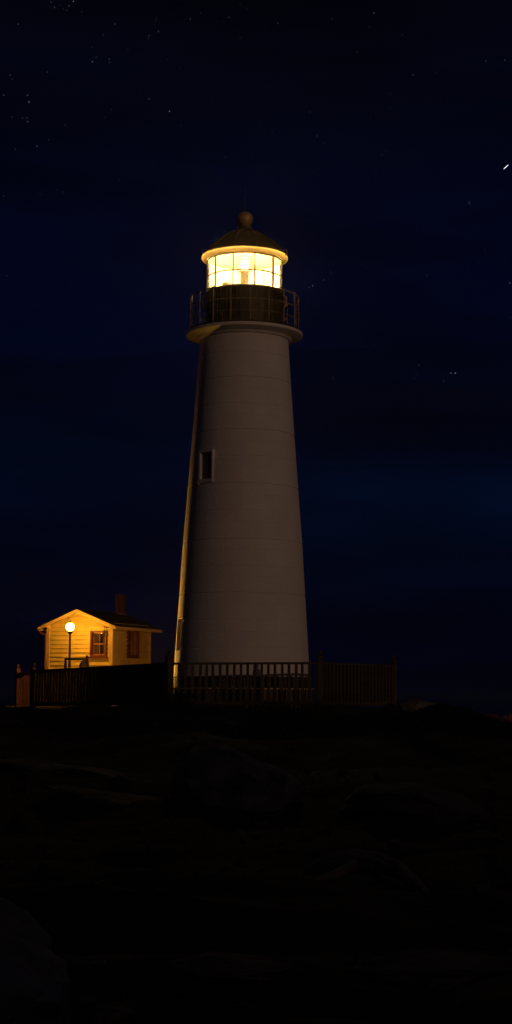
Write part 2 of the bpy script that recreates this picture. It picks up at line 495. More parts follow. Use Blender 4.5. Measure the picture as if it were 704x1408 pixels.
for k, (m, (a, z, w, h)) in enumerate(zip(mats, wins)):
    if k == 1:
        MB().box(-w + .003, w - .003, .34, .38, -h + .003, h - .003, m=m).build('dark_recess_panel', M['darkroom'], lh)  # dark shutter closing the recess
        continue
    fm = MB(); t = .05; y0, y1 = -.035, .10
    fm.box(-w - t, -w + .002, y0, y1, -h - t, h + t, m=m); fm.box(w - .002, w + t, y0, y1, -h - t, h + t, m=m)
    fm.box(-w + .002, w - .002, y0, y1, h - .002, h + t, m=m); fm.box(-w - t - .03, w + t + .03, y0 - .03, y1, -h - t - .05, -h - t, m=m)
    fm.box(-w + .002, w - .002, y0, y1, -h - t, -h + .002, m=m)
    wo = fm.build('window', M['tower'], lh)
    sm = MB()
    for a0, a1, b0, b1 in ((-w, -w + .035, -h, h), (w - .035, w, -h, h), (-w + .035, w - .035, h - .035, h), (-w + .035, w - .035, -h, -h + .035), (-w + .035, w - .035, -.012, .012)):
        sm.box(a0, a1, .30, .34, b0, b1, m=m)
    sm.build('sash', M['iron'], wo)
    MB().box(-w + .03, w - .03, .318, .325, -h + .03, h - .03, m=m).build('window_pane', M['glass'], wo)
    MB().box(-w + .002, w - .002, .38, .415, -h + .002, h - .002, m=m).build('dark_recess_panel', M['darkroom'], wo)  # dark sheet behind the pane stands in for the unlit interior

# stone course, step and yellow edge
p1 = P(95, 946); p0 = (p1[0] + .06, 0)
MB().lathe([(P(94.6, 931)[0], P(94.6, 931)[1] - .001), (p1[0], p1[1] + .001)][::-1], 96).build('stone_course', M['plinth'], lh, smooth=30)
MB().lathe([(p1[0] + .075, -.5), (p1[0] + .075, p1[1] - .07), (p1[0] + .07, p1[1] - .052)], 96).build('base_step', M['slab'], lh, smooth=30)
MB().lathe([(p1[0] + .085, p1[1] - .050), (p1[0] + .115, p1[1] - .035), (p1[0] + .085, p1[1] - .003), (p1[0] - .1, p1[1] - .002)], 96).build('step_edge', M['edge'], lh, smooth=30)

# gallery
dz = P(0, 466)[1]
MB().lathe([(P(60.4, 470)[0], dz - .09), (P(64, 466)[0], dz - .07), (P(66, 466)[0], dz - .02), (P(77.5, 465)[0], dz + .03), (P(80.3, 464)[0], dz + .05), (P(80.3, 461)[0], dz + .13), (P(78, 460)[0], dz + .145)], 128).build('gallery_deck', M['cream'], lh, smooth=30)
dtop = dz + .147
MB().lathe([(P(76.5, 460)[0], dtop), (P(77.3, 460)[0], dtop + .05), (P(76.5, 460)[0], dtop + .06)], 128).build('deck_plate', M['iron'], lh, smooth=30)
rail = MB(); rr = P(74.3, 430)[0]
def ring(mb, r, z, t, n=96, seg=6): mb.tube([(r * math.sin(2 * PI * i / n), r * math.cos(2 * PI * i / n), z) for i in range(n)], t, seg, closed=True)
ro = MB(); ring(ro, rr, P(0, 411)[1], .022); ro = ro.build('gallery_railing', M['railing'], lh, smooth=60)
r2 = MB(); ring(r2, rr, P(0, 427.5)[1], .016); r2.build('rail', M['railing'], ro, smooth=60)
r3 = MB(); ring(r3, rr, P(0, 443)[1], .013); r3.build('rail', M['railing'], ro, smooth=60)
z1 = P(0, 411)[1]
post = MB().tube([(0, 0, 0), (0, 0, z1 - dtop - .05)], .018, 8).tube([(0, 0, z1 - dtop - .05), (0, 0, z1 - dtop - .01)], .026, 8).build('rail_post', M['railing'], ro, smooth=40)
NP = 18
for i in range(NP):
    a = 2 * PI * (i + .32) / NP
    q = post if i == 0 else copy(post, ro)
    q.location = (rr * math.sin(a), -rr * math.cos(a), dtop + .05)

# drum under the lantern, clad in vertical battens
rd = P(52.6, 430)[0]; zd1 = P(0, 405)[1]
drum = MB().lathe([(rd, dtop + .05), (rd, zd1 - .03)], 96).build('watch_room', M['drum'], lh, smooth=30)
bt = MB(); nb = 66
for i in range(nb):
    a = 2 * PI * i / nb
    bt.box(-.012, .012, rd - .004, rd + .014, dtop + .06, zd1 - .05, m=Matrix.Rotation(a, 4, 'Z'))
bt.build('cladding_battens', M['drum'], drum)
sill = MB().lathe([(rd - .06, zd1 - .03), (rd + .03, zd1 - .03), (rd + .035, zd1 - .005), (rd - .01, zd1 + .005), (rd - .06, zd1 + .005)], 96, closed=True).build('lantern_sill', M['drum'], lh, smooth=30)
MB().lathe([(rd - .07, zd1 - .04), (.02, zd1 - .04)], 48, caps=False).build('lantern_floor', M['ceil'], lh)
# light brackets at either side of the drum
for s in (-1, 1):
    hb = MB(); a = s * R(88) + PI
    c = Vector((math.sin(a), math.cos(a), 0))
    b0 = c * (rd + .005); b1 = c * (rd + .10)
    hb.tube([b0 + Vector((0, 0, zd1 - .02)), b1 + Vector((0, 0, zd1 - .06)), b1 + Vector((0, 0, zd1 - .30)), b0 + Vector((0, 0, zd1 - .42))], .022, 8)
    hb.tube([b0 + Vector((0, 0, zd1 - .42)), b0 + Vector((0, 0, zd1 - .75)), b1 + Vector((0, 0, zd1 - .72)), b1 + Vector((0, 0, zd1 - .66))], .018, 6)
    hb.build('grab_bracket', M['brass'], lh, smooth=50)

# lantern glazing
rg = P(51.5, 382)[0]; zg0 = zd1 + .006; zg1 = P(0, 360)[1]
MB().lathe([(rg - .012, zg0), (rg - .012, zg1)], 88, caps=False).build('lantern_glass', M['pane'], lh, smooth=60)
gb = MB(); NPN = 11
for i in range(NPN):
    a = 2 * PI * (i + .5) / NPN + R(-.5)
    gb.box(-.016, .016, -rg - .02, -rg + .018, zg0, zg1, m=Matrix.Rotation(a, 4, 'Z'))
zm = P(0, 383.5)[1]
ring(gb, rg, zm, .017)
ring(gb, rg, zg0 + .015, .02)
ring(gb, rg, zg1 - .015, .02)
gb.build('glazing_bars', M['iron'], lh)

# roof: eave ring, ribbed dome, collar, ball, rod
ez = P(0, 359)[1]
MB().lathe([(rg + .022, ez - .02), (rg + .05, ez - .015), (P(58.8, 358)[0], ez + .035), (P(59.4, 358)[0], ez + .05), (P(59.2, 358)[0], ez + .10), (P(56.6, 355)[0], P(0, 354.5)[1] + .018)], 128, caps=False).build('eave_ring', M['cornice'], lh, smooth=25)
dome_pts = [(56.5, 354.5), (54, 350.5), (49.5, 344.5), (42, 337), (35, 331), (28, 326.5), (19, 322), (10.5, 319.3)]
dome = MB().lathe([(P(a, b)[0], P(a, b)[1] + .02) for a, b in dome_pts], 132, caps=False).build('lantern_roof', M['roofmetal'], lh, smooth=35)
rb = MB()
for i in range(NPN):
    a = 2 * PI * (i + .5) / NPN + PI
    pts = []
    for q, y in dome_pts:
        r_, z_ = P(q, y); pts.append((r_ * math.sin(a), r_ * math.cos(a), z_ + .022))
    rb.tube(pts, .024, 6)
rb.build('roof_ribs', M['roofmetal'], dome, smooth=50)
MB().lathe([(P(55, 345)[0], ez + .11), (P(44, 345)[0], P(0, 345)[1]), (P(28, 335)[0], P(0, 333)[1]), (.02, P(0, 328)[1])], 64, caps=False).build('ceiling_lining', M['ceil'], lh, smooth=50)
cl = [(10.3, 320), (9.2, 317.5), (8.2, 316), (10.2, 314.6), (10.2, 313), (7.2, 312), (6.6, 310)]
MB().lathe([P(*c) for c in cl], 48).build('vent_collar', M['roofmetal'], dome, smooth=40)
bc = P(11.3, 302); brp = [(bc[0] * math.sin(PI * t / 20) + .001, bc[1] - bc[0] * math.cos(PI * t / 20)) for t in range(0, 21)]
MB().lathe(brp, 40).build('ball_finial', M['brass'], dome, smooth=60)
MB().tube([(0, 0, P(0, 292)[1]), (0, 0, P(0, 276)[1]), (0, 0, P(0, 258)[1])], [.014, .010, .004], 6).build('lightning_rod', M['iron'], dome)
for s in (-1, 1):
    hk = MB(); a = s * R(86) + PI; c = Vector((math.sin(a), math.cos(a), 0)); t_ = c.cross(Vector((0, 0, 1)))
    q0 = c * P(58.0, 354)[0]; q0.z = ez + .06
    hk.tube([q0, q0 + Vector((0, 0, .24)), q0 + Vector((0, 0, .25)) - c * .13], .012, 6)
    hk.build('eave_hook', M['brass'], dome)

# beacon: pedestal, lens frame and the lamp itself
LAMP_Z = P(0, 365)[1]
ped = MB().lathe([(.17, zd1 - .03), (.17, zd1 + .12), (.12, zd1 + .16), (.12, LAMP_Z - .22), (.16, LAMP_Z - .17)], 32).build('beacon_pedestal', M['lens'], lh, smooth=40)
MB().lathe([(.05, LAMP_Z - .15), (.09, LAMP_Z - .12), (.11, LAMP_Z), (.09, LAMP_Z + .12), (.05, LAMP_Z + .15)], 32).build('beacon_lamp', emit_mat('beacon_glow', (1, .62, .20), 25), lh, smooth=60)
bulb(lh, LAMP_Z, 3300, (1, .66, .26), .13)
bs = MB(); ns = 40  # white reflector added behind the lamp to brighten the lantern
for k in range(ns + 1):
    a = R(-96) + R(192) * k / ns
    for z in (zg0 + .02, zg1 + .02): bs.v.append(((rg - .07) * math.sin(a), (rg - .07) * math.cos(a), z))
bs.f = [(2 * k, 2 * k + 2, 2 * k + 3, 2 * k + 1) for k in range(ns)]
bs.build('back_reflector', M['reflector'], lh, smooth=60, fixn=False)
lf = MB()
for k in range(6):
    a = 2 * PI * (k + .2) / 6
    lf.tube([(.20 * math.sin(a), .20 * math.cos(a), LAMP_Z - .2), (.24 * math.sin(a), .24 * math.cos(a), LAMP_Z), (.20 * math.sin(a), .20 * math.cos(a), LAMP_Z + .22)], .009, 6)
ring(lf, .20, LAMP_Z + .22, .014, 24); ring(lf, .20, LAMP_Z - .2, .014, 24)
lf.build('lens_frame', M['lens'], lh)
bx = MB().lathe([(.10, zd1 - .03), (.10, zd1 + .34), (.06, zd1 + .38)], 20, c=(-.52, .1)).build('battery_case', M['lens'], lh, smooth=40)

# small twin floodlight on a stake behind the fence, lighting the tower flank and the house
FL = at(166, 945, 47.9)
gz = ground(FL.x, FL.y)
fl = thing('floodlight', 'small twin floodlight low on a stake between tower and shed', 'floodlight', (FL.x, FL.y, gz))
hz = FL.z - gz
MB().tube([(0, 0, -.2), (0, 0, hz - .12)], .02, 8).build('stake', M['galv'], fl)
MB().lathe([(.06, hz - .12), (.085, hz - .08), (.085, hz - .065)], 24).build('housing', M['galv'], fl, smooth=40)
for _i in (0,):
  _sh = MB(); _k = 14
  for _j in range(_k):
    _a, _b = [-PI / 2 - R(36) + R(64) * q / _k for q in (_j, _j + 1)]
    _sh.add([(.16 * math.cos(_a), .16 * math.sin(_a), hz - .12), (.16 * math.cos(_b), .16 * math.sin(_b), hz - .12), (.16 * math.cos(_b), .16 * math.sin(_b), hz + .16), (.16 * math.cos(_a), .16 * math.sin(_a), hz + .16)], [(0, 1, 2, 3)])
  _sh.build('glare_shield', M['galv'], fl, fixn=False)
FLG = MB().lathe([(.001, hz - .06), (.07, hz - .055), (.08, hz), (.05, hz + .06), (.001, hz + .08)], 24).build('lamp_globe', emit_mat('floodlight_glow', (1, .46, .05), 20), fl, smooth=60)
sp_ = bulb(fl, hz, 4000, (1, .47, .06), .16, 'SPOT')
sp_.data.spot_size = R(86); sp_.data.spot_blend = 1
sp_.rotation_euler = (Vector((FL.x, FL.y, FL.z)) - Vector((TX - 1.2, TY + .6, E + 1.9))).to_track_quat('Z', 'Y').to_euler()
sp2 = bulb(fl, hz, 5000, (1, .40, .03), .09, 'SPOT')
sp2.data.spot_size = R(34); sp2.data.spot_blend = .5
sp2.rotation_euler = (Vector((FL.x, FL.y, FL.z)) - Vector((-4.3, 61.5, E + 1.6))).to_track_quat('Z', 'Y').to_euler()

# ------------------------------------------------------------------ keeper's shed
HA = R(25)
CY = 60.0
C0 = at(154, 870, CY)
BZ = E - .50
g = Vector((math.cos(HA), -math.sin(HA), 0)); s_ = Vector((math.sin(HA), math.cos(HA), 0))
# local frame: x along the gable (x=0 at the near right corner, negative to the left), y away along the side wall
hs = thing('keepers_shed', 'small clapboard shed with red windows, low gable roof and brick chimney, lit orange', 'shed', (C0.x, C0.y, BZ), -HA)
WW, LL = 2.72, 2.85
def hz_(py, Y): return at(154, py, Y).z - BZ
EZ = hz_(861, 59.8)             # eave underside
AZ = at(106, 837.5, 60.5).z - BZ     # ridge top
OX, OY, OB = .30, .26, .42
mx = -WW / 2
slope = (AZ - EZ) / (WW / 2 + OX)
wz = EZ + OX * slope - .04      # wall height at the corners
body = MB()
body.box(-WW, 0, 0, LL, -.3, wz)
gable = [(-WW, wz), (0, wz), (mx, wz + WW / 2 * slope)]
body.prism(gable, 0, .1); body.prism(gable, LL - .1, LL)
body = body.build('wall', M['siding'], hs)
# cut window openings
def cuth(o, boxes):
    mb = MB()
    for a in boxes: mb.box(*a)
    c = mb.build('cutter', M['siding']); c.parent = hs
    bpy.context.view_layer.update()
    m_ = o.modifiers.new('b', 'BOOLEAN'); m_.operation = 'DIFFERENCE'; m_.object = c; m_.solver = 'EXACT'; m_.use_self = True
    me = bpy.data.meshes.new_from_object(o.evaluated_get(bpy.context.evaluated_depsgraph_get()))
    o.modifiers.clear(); o.data = me; bpy.data.objects.remove(c)
GW = (-.53, .29)      # gable window centre, half width
SW = (1.47, .36)      # side window
wz0, wz1 = hz_(901.5, 60), hz_(869, 60)
sz0, sz1 = hz_(901.5, 61.4), hz_(867.5, 61.4)
cuth(body, [(GW[0] - GW[1], GW[0] + GW[1], -.1, .25, wz0, wz1), (-.25, .1, SW[0] - SW[1], SW[0] + SW[1], sz0, sz1)])
# clapboards
def boards(front):
    mb = MB(); pitch = .158; z = -.2; prev = .0
    while z < (wz + WW / 2 * slope - .12 if front else wz - .05):
        def seg(a, b):
            if b - a < .02: return
            poly = [(0, z), (-.068, z), (-.008, z + pitch - .026), (0, z + pitch - .026)]
            # profile: (outward offset, z)
            if front:
                vs = [(a, o, zz) for o, zz in poly] + [(b, o, zz) for o, zz in poly]
            else:
                vs = [(-o, a, zz) for o, zz in poly] + [(-o, b, zz) for o, zz in poly]
            mb.add(vs, [(0, 1, 2, 3), (7, 6, 5, 4), (0, 4, 5, 1), (1, 5, 6, 2), (2, 6, 7, 3), (3, 7, 4, 0)])
        if front:
            lo, hi = -WW + .08, -.08
            zt_ = z + pitch
            if zt_ > wz:
                inset = (zt_ - wz) / slope; lo = max(lo, -WW + inset); hi = min(hi, -inset)
            c, h, a0, a1 = GW[0], GW[1], wz0, wz1
        else:
            lo, hi = .08, LL - .08; c, h, a0, a1 = SW[0], SW[1], sz0, sz1
        if z + pitch > a0 - .07 and z < a1 + .06:
            seg(lo, c - h - .06); seg(c + h + .06, hi)
        else: seg(lo, hi)
        z += pitch
    return mb.build('clapboards', M['siding'], body, fixn=True)
boards(True); boards(False)
# corner boards
for a_ in ((-.08, .075, -.076, -.001, -.3, wz - .01), (.001, .074, 0, .08, -.3, wz - .03), (-WW - .03, -WW + .08, -.076, -.001, -.3, wz - .01), (.001, .074, LL - .08, LL, -.3, wz - .03)):
    MB().box(*a_).build('corner_board', M['trim'], body)
# roof slabs
T = .07
def slab(side):
    mb = MB(); ya, yb = -OY, LL + OB
    a = (mx, AZ); b = (mx + side * (WW / 2 + OX), EZ)
    mb.prism([a, b, (b[0], b[1] - T), (a[0], a[1] - T)] if side > 0 else [b, a, (a[0], a[1] - T), (b[0], b[1] - T)], ya, yb)
    return mb
rf = slab(1); q = slab(-1); rf.add(q.v, q.f)
roof = rf.build('roof', M['shingle'], hs)
# shingle butts
sh = MB()
for side in (-1, 1):
    n = 11
    for k in range(n):
        t0 = k / n; t1 = (k + 1) / n
        xa, xb = mx + side * (WW / 2 + OX) * t0, mx + side * (WW / 2 + OX) * t1
        za, zb = AZ + (EZ - AZ) * t0, AZ + (EZ - AZ) * t1
        sh.prism([(xa, za + .003), (xb, zb + .022), (xb + side * .004, zb + .003)], -OY - .01, LL + OB + .01)
sh.build('shingles', M['shingle'], roof)
# rake boards and eave fascia
for side in (-1, 1):
    a = (mx, AZ - .012); b = (mx + side * (WW / 2 + OX), EZ - .012)
    for ya in (-OY - .028, LL + OB + .003):
        MB().prism([a, b, (b[0], b[1] - .12), (a[0], a[1] - .12)], ya, ya + .025).build('rake_board', M['trim'], roof)
for side in (-1, 1):
    xe = mx + side * (WW / 2 + OX)
    MB().box(min(xe, xe + side * .025), max(xe, xe + side * .025), -OY, LL + OB, EZ - .12, EZ - .01).build('eave_fascia', M['trim'], roof)
# soffit lookouts
for side in (-1, 1):
    for t in (.35, .8):
        x_ = mx + side * (WW / 2 + OX) * t; zz = AZ + (EZ - AZ) * t - T
        MB().box(x_ - .03, x_ + .03, -OY, 0, zz - .07, zz - .003).build('roof_lookout', M['trim'], roof)
# chimney
ch = MB(); cx, cy = mx + .22, 2.62
ch.box(cx - .15, cx + .15, cy - .15, cy + .15, AZ - .4, AZ + .62)
ch.box(cx - .175, cx + .175, cy - .175, cy + .175, AZ + .621, AZ + .70)
cho = ch.build('chimney', M['brick'], roof, bevel=.006)
cm_ = MB()
for k in range(9):
    z = AZ - .05 + k * .075
    cm_.box(cx - .152, cx + .152, cy - .152, cy + .152, z, z + .008)
cm_.build('mortar_lines', M['slab'], cho)
MB().box(cx - .18, cx + .18, cy - .18, cy + .18, AZ - .1, AZ - .03).build('flashing', M['galv'], cho)
# windows
def sash_window(front):
    if front: c, h, a0, a1 = GW[0], GW[1], wz0, wz1
    else: c, h, a0, a1 = SW[0], SW[1], sz0, sz1
    def m_(mb, u0, u1, d0, d1, z0, z1):     # u along wall, d outward
        if front: mb.box(u0, u1, -d1, -d0, z0, z1)
        else: mb.box(d0, d1, u0, u1, z0, z1)
    f = MB()
    m_(f, c - h - .055, c - h + .02, -.02, .10, a0 - .05, a1 + .055); m_(f, c + h - .02, c + h + .055, -.02, .10, a0 - .05, a1 + .055)
    m_(f, c - h + .02, c + h - .02, -.02, .10, a1 - .015, a1 + .055); m_(f, c - h + .02, c + h - .02, -.02, .10, a0 - .05, a0 + .015)
    f = f.build('window', M['redpaint'], hs)
    sl = MB(); m_(sl, c - h - .10, c + h + .10, .0, .13, a0 - .095, a0 - .051); sl.build('sill', M['redpaint'], f)
    ss = MB(); zc = (a0 + a1) / 2
    for u0, u1, z0, z1 in ((c - h + .02, c - h + .055, a0 + .015, a1 - .015), (c + h - .055, c + h - .02, a0 + .015, a1 - .015),
                           (c - h + .055, c + h - .055, a1 - .05, a1 - .015), (c - h + .055, c + h - .055, a0 + .015, a0 + .06), (c - h + .055, c + h - .055, zc - .022, zc + .022)):
        m_(ss, u0, u1, -.045, -.01, z0, z1)
    m_(ss, c - .011, c + .011, -.04, -.015, a0 + .06, zc - .022); m_(ss, c - .011, c + .011, -.04, -.015, zc + .022, a1 - .05)
    ss.build('sash', M['sash'], f)
    gp = MB(); m_(gp, c - h + .03, c + h - .03, -.032, -.028, a0 + .03, a1 - .03); gp.build('pane', M['glass'], f)
    # curtains: pleated halves, open in the middle
    cu = MB(); n = 14
    for sd in (-1, 1):
        us = [c + sd * (h - .02 - (h * .62) * k / n) for k in range(n + 1)]
        ds = [-.09 + .018 * math.cos(k * 2.1) for k in range(n + 1)]
        vs = []
        for z in (a0 + .02, a1 - .02):
            for u, d in zip(us, ds): vs.append((u, -d, z) if front else (d, u, z))
        cu.add(vs, [(k, k + 1, n + 2 + k, n + 1 + k) for k in range(n)])
    cu.build('curtains', M['curtain'], f, smooth=60, fixn=False)
    bk = MB(); m_(bk, c - h + .003, c + h - .003, -.24, -.20, a0 + .003, a1 - .003); bk.build('dark_backing', M['darkroom'], f)  # dark sheet behind the curtains stands in for the unlit room
sash_window(True); sash_window(False)
# gutter elbow and downspout on the left corner
gx = mx - (WW / 2 + OX)
gt = MB().tube([(gx - .045, -OY + .02, EZ - .08), (gx - .045, LL + OB - .02, EZ - .08)], .045, 10).build('gutter', M['redpaint'], roof, smooth=50)
MB().tube([(gx - .03, -.12, EZ - .12), (gx + .0, -.12, EZ - .20), (gx + .10, -.10, EZ - .26), (-WW - .09, -.08, EZ - .27), (-WW - .075, -.075, EZ - .36), (-WW - .075, -.075, .1), (-WW - .12, -.16, .02)], .036, 10).build('downspout', M['redpaint'], roof, smooth=50)
vt = MB(); vt.box(mx + .28, mx + .42, -.045, -.012, wz + .27, wz + .33); vt.build('gable_vent', M['iron'], body)
# scrolled bracket with an unlit wall lantern near the right corner
wb = MB(); x0 = -.10
wb.tube([(x0 - .02, -.03, wz - .12), (x0 - .02, -.34, wz - .10), (x0 - .02, -.36, wz - .16)], .012, 6)
wb.tube([(x0 - .02, -.03, wz - .42), (x0 - .02, -.12, wz - .34), (x0 - .02, -.24, wz - .14)], .010, 6)
wb.tube([(x0 - .02, -.36, wz - .16), (x0 - .02, -.36, wz - .22)], .006, 6)
wbo = wb.build('wall_bracket', M['iron'], hs)
MB().lathe([(.01, wz - .22), (.07, wz - .27), (.055, wz - .28), (.045, wz - .42), (.06, wz - .43), (.02, wz - .47)], 10, c=(x0 - .02, -.36)).build('hanging_lantern', M['iron'], wbo)

# ------------------------------------------------------------------ lamp post
LPp = at(96.5, 862, 59.45)
lgz = ground(LPp.x, LPp.y)
lp = thing('lamp_post', 'slim post with one glaring orange-white globe lamp before the shed gable', 'lamp post', (LPp.x, LPp.y, lgz))
hl = LPp.z - lgz
MB().tube([(0, 0, -.3), (0, 0, .5), (0, 0, hl - .2)], [.075, .055, .032], 12).build('pole', M['fence'], lp, smooth=40)
MB().lathe([(.05, hl - .26), (.085, hl - .21), (.10, hl - .17), (.09, hl - .16)], 20).build('lamp_base', M['iron'], lp, smooth=40)
MB().lathe([(.001, hl - .155)] + [(.155 * math.sin(PI * t / 14), hl - .155 * math.cos(PI * t / 14)) for t in range(1, 14)] + [(.001, hl + .155)], 24).build('lamp_globe', emit_mat('post_lamp_glow', (1, .50, .10), 22), lp, smooth=60)
MB().lathe([(.10, hl + .135), (.075, hl + .165), (.02, hl + .19), (.012, hl + .25)], 20).build('lamp_cap', M['iron'], lp, smooth=40)
bulb(lp, hl, 1000, (1, .43, .03), .165)

# ------------------------------------------------------------------ trestle in front of the shed
TRp = at(104, 940, 54)
tgz = ground(TRp.x, TRp.y)
tr = thing('wooden_trestle', 'dark timber trestle with slanted end legs beside the lamp post', 'trestle', (TRp.x, TRp.y, tgz), R(8))
th = at(104, 905, 54).z - tgz
MB().box(-.38, .30, -.05, .05, th - .07, th).build('top_beam', M['iron'], tr, bevel=.006)
def leg(a, b, t=.035):
    return MB().tube([a, b], t, 4).build('leg', M['iron'], tr)
leg((-.34, -.04, th - .06), (-.30, -.30, -.05)); leg((-.34, .04, th - .06), (-.38, .30, -.05))
leg((.36, 0, th + .10), (.12, -.12, th - 1.2), .04); leg((.36, 0, th + .10), (.50, .05, -.05), .04)
MB().tube([(.12, -.12, th - 1.2), (.10, -.14, -.05)], .04, 4).build('leg', M['iron'], tr)
MB().box(-.33, .3, -.03, .03, .35, .42).build('brace', M['iron'], tr)
sk = MB(); sk.lathe([(.09, th - .50), (.13, th - .42), (.12, th - .22), (.05, th - .10), (.03, th - .07)], 12, c=(.22, -.02))
sk.build('hanging_sack', M['plinth'], tr, smooth=60)

# ------------------------------------------------------------------ fences
POSTW = .07
def post_mesh(name, x, y, top, cap=True, material=None, par=None):
    gz = ground(x, y) - .15
    h = top - gz
    mb = MB().box(-POSTW, POSTW, -POSTW, POSTW, 0, h)
    o = mb.build('post', material or M['fence'], par, bevel=.008)
    cp_ = MB().lathe([(.001, h)] + [(.085, h + .002), (.085, h + .03), (.035, h + .035), (.03, h + .05)] + [(.065 * math.sin(PI * t / 10) + .001, h + .11 - .065 * math.cos(PI * t / 10)) for t in range(2, 11)], 16)
    c = cp_.build('post_cap', material or M['fence'], o, smooth=50)
    return o, gz
def fence(name, label, a, b, za, zb, ba, bb, posts, pitch=.171, pw=.033, pdp=.034, material=None, group='picket fence panels'):
    """a,b: (x,y) ends; za,zb rail-top heights; ba,bb bottom-rail undersides"""
    A = Vector((a[0], a[1], 0)); B = Vector((b[0], b[1], 0)); d = B - A; Ln = d.length; ang = math.atan2(d.y, d.x)
    t = thing(name, label, 'fence', (A.x, A.y, 0), ang, group)
    m = material or M['fence']
    def zz(u, p, q): return p + (q - p) * u / Ln
    def railm(nm, dz0, dz1, w, zp, zq):
        vs = [(0, -w, zp + dz0), (0, w, zp + dz0), (0, w, zp + dz1), (0, -w, zp + dz1), (Ln, -w, zq + dz0), (Ln, w, zq + dz0), (Ln, w, zq + dz1), (Ln, -w, zq + dz1)]
        MB().add(vs, [(0, 1, 2, 3), (7, 6, 5, 4), (0, 4, 5, 1), (1, 5, 6, 2), (2, 6, 7, 3), (3, 7, 4, 0)]).build(nm, m, t, bevel=.005)
    railm('top_rail', -.055, 0, .055, za, zb)
    railm('bottom_rail', 0, .10, .045, ba, bb)
    n = int(Ln / pitch); p0 = None
    for i in range(n):
        u = (i + .5) * Ln / n
        z0, z1 = zz(u, ba, bb) + .10, zz(u, za, zb) - .055
        if p0 is None:
            p0 = MB().box(-pw, pw, -pdp, pdp, 0, z1 - z0).build('picket', m, t, bevel=.003); q = p0; q['_h'] = z1 - z0
            hh = z1 - z0
        else:
            q = copy(p0, t)
        q.location = (u + random.uniform(-.006, .006), random.uniform(-.003, .003), z0); q.rotation_euler = (0, random.gauss(0, .008), random.gauss(0, .05)); q.scale = (1, 1, (z1 - z0) / hh)
    for o_ in [x for x in bpy.data.objects if '_h' in x]: del o_['_h']
    for (u, top) in posts:
        w = A + d * (u / Ln)
        po, gz = post_mesh('post', w.x, w.y, top, par=t, material=m)
        po.location = (u, 0, gz)
    return t
fA = at(46, 921.5, 47); fB = at(232, 911, 41); fC = at(440, 910.3, 41); fD = at(541, 914.5, 44)
bA = at(46, 971, 47).z; bB = at(232, 969, 41).z; bC = at(440, 970.5, 41).z; bD = at(541, 970.5, 44).z
Lm = (Vector(fC) - Vector(fB)).xy.length; Ll = (fB - fA).xy.length; Lr = (fD - fC).xy.length
fence('picket_fence', 'long receding picket fence panel standing in front of the orange-lit shed', fA.xy, fB.xy, fA.z, fB.z, bA, bB, [(0, fA.z + .04), (Ll, fB.z + .16)], pw=.047)
fence('picket_fence', 'middle picket fence panel silhouetted against the white tower base', fB.xy, fC.xy, fB.z, fC.z, bB, bC, [(Lm, fC.z + .12)])
fence('picket_fence', 'right end picket fence panel standing clear of the tower', fC.xy, fD.xy, fC.z, fD.z, bC, bD, [(Lr, fD.z + .10)])
# gate beyond, lit by the post lamp
gA = at(24.5, 925, 60.3); gB = at(42.5, 925, 59.3)
gt_ = fence('garden_gate', 'short reddish picket gate at the far left, lit orange', gA.xy, gB.xy, gA.z, gB.z, at(24, 976, 60.3).z, at(42, 976, 59.3).z, [(0, gA.z + .14)], pitch=.125, pw=.022, pdp=.02, material=M['redwood'], group=None)
gt_['category'] = 'gate'
MB().box(0, .5, -.06, -.046, gA.z - .20, gA.z - .07).build('crossboard', M['redwood'], gt_)
del gt_  # parts stay parented

# ------------------------------------------------------------------ rocks
def rock(label, px, py, Y, sx, sy, sz, material, seed, rz=0, sink=.25, flat=.0, tilt=0, detail=4, cat='rock', name='rock'):
    c = at(px, py, Y)
    bm = bmesh.new(); bmesh.ops.create_icosphere(bm, subdivisions=detail, radius=1)
    o3 = Vector((seed * 3.1, seed * 1.7, seed))
    # planar facets: clip the sphere by random planes
    rnd = random.Random(seed); planes = []
    for _ in range(15):
        n = Vector((rnd.gauss(0, 1), rnd.gauss(0, 1), rnd.gauss(0, .8))).normalized(); planes.append((n, rnd.uniform(.62, .92)))
    for v in bm.verts:
        p = v.co.copy()
        for n, d in planes:
            k = p.dot(n)
            if k > d: p -= n * (k - d) * .92
        p *= 1 + .16 * noise.noise(p * 1.6 + o3) + .10 * (.3 - abs(noise.noise(p * 3.5 + o3))) + .04 * noise.noise(p * 9 + o3)
        v.co = Vector((p.x * sx, p.y * sy, p.z * sz))
    me = bpy.data.meshes.new(name); bm.to_mesh(me); bm.free()
    for p in me.polygons: p.use_smooth = True
    me.set_sharp_from_angle(angle=R(28))
    me.materials.append(material)
    o = bpy.data.objects.new(name, me); COL.objects.link(o)
    if Y < 30: c.z = max(c.z, ground(c.x, c.y) - .15 * sz)
    o.location = (c.x, c.y, c.z)
    o.rotation_euler = (0, tilt, rz)
    return tag(o, label, cat)
rock('large pale weathered boulder sloping down to the right below the fence middle', 326, 1104, 18.6, .84, .7, .56, M['pale_rock'], 3, rz=.1, tilt=R(24))
rock('huge grey-blue rock shoulder filling the bottom left corner', -40, 1400, 6.0, .50, .6, .44, M['blue_rock'], 5, tilt=R(32))
rock('grey-blue upright rock knob above the bottom left shoulder', -6, 1290, 6.6, .085, .2, .16, M['blue_rock'], 8, tilt=R(5))
rock('blocky brown boulder under the right end of the fence', 532, 1002, 38, .60, .6, .50, M['brown_rock'], 11, tilt=R(10))
rock('low dark rock on the skyline right of the fence', 585, 984, 43, .9, .7, .38, M['rock'], 12, tilt=R(12))
rock('long flat brown rock ledge at the left below the gate', 95, 1015, 34, 1.7, 1.0, .22, M['brown_rock'], 14, tilt=R(4))
rock('layered dark rock ledge at the left, second below the gate', 110, 1082, 22, 1.5, .9, .22, M['rock'], 15, tilt=R(7))
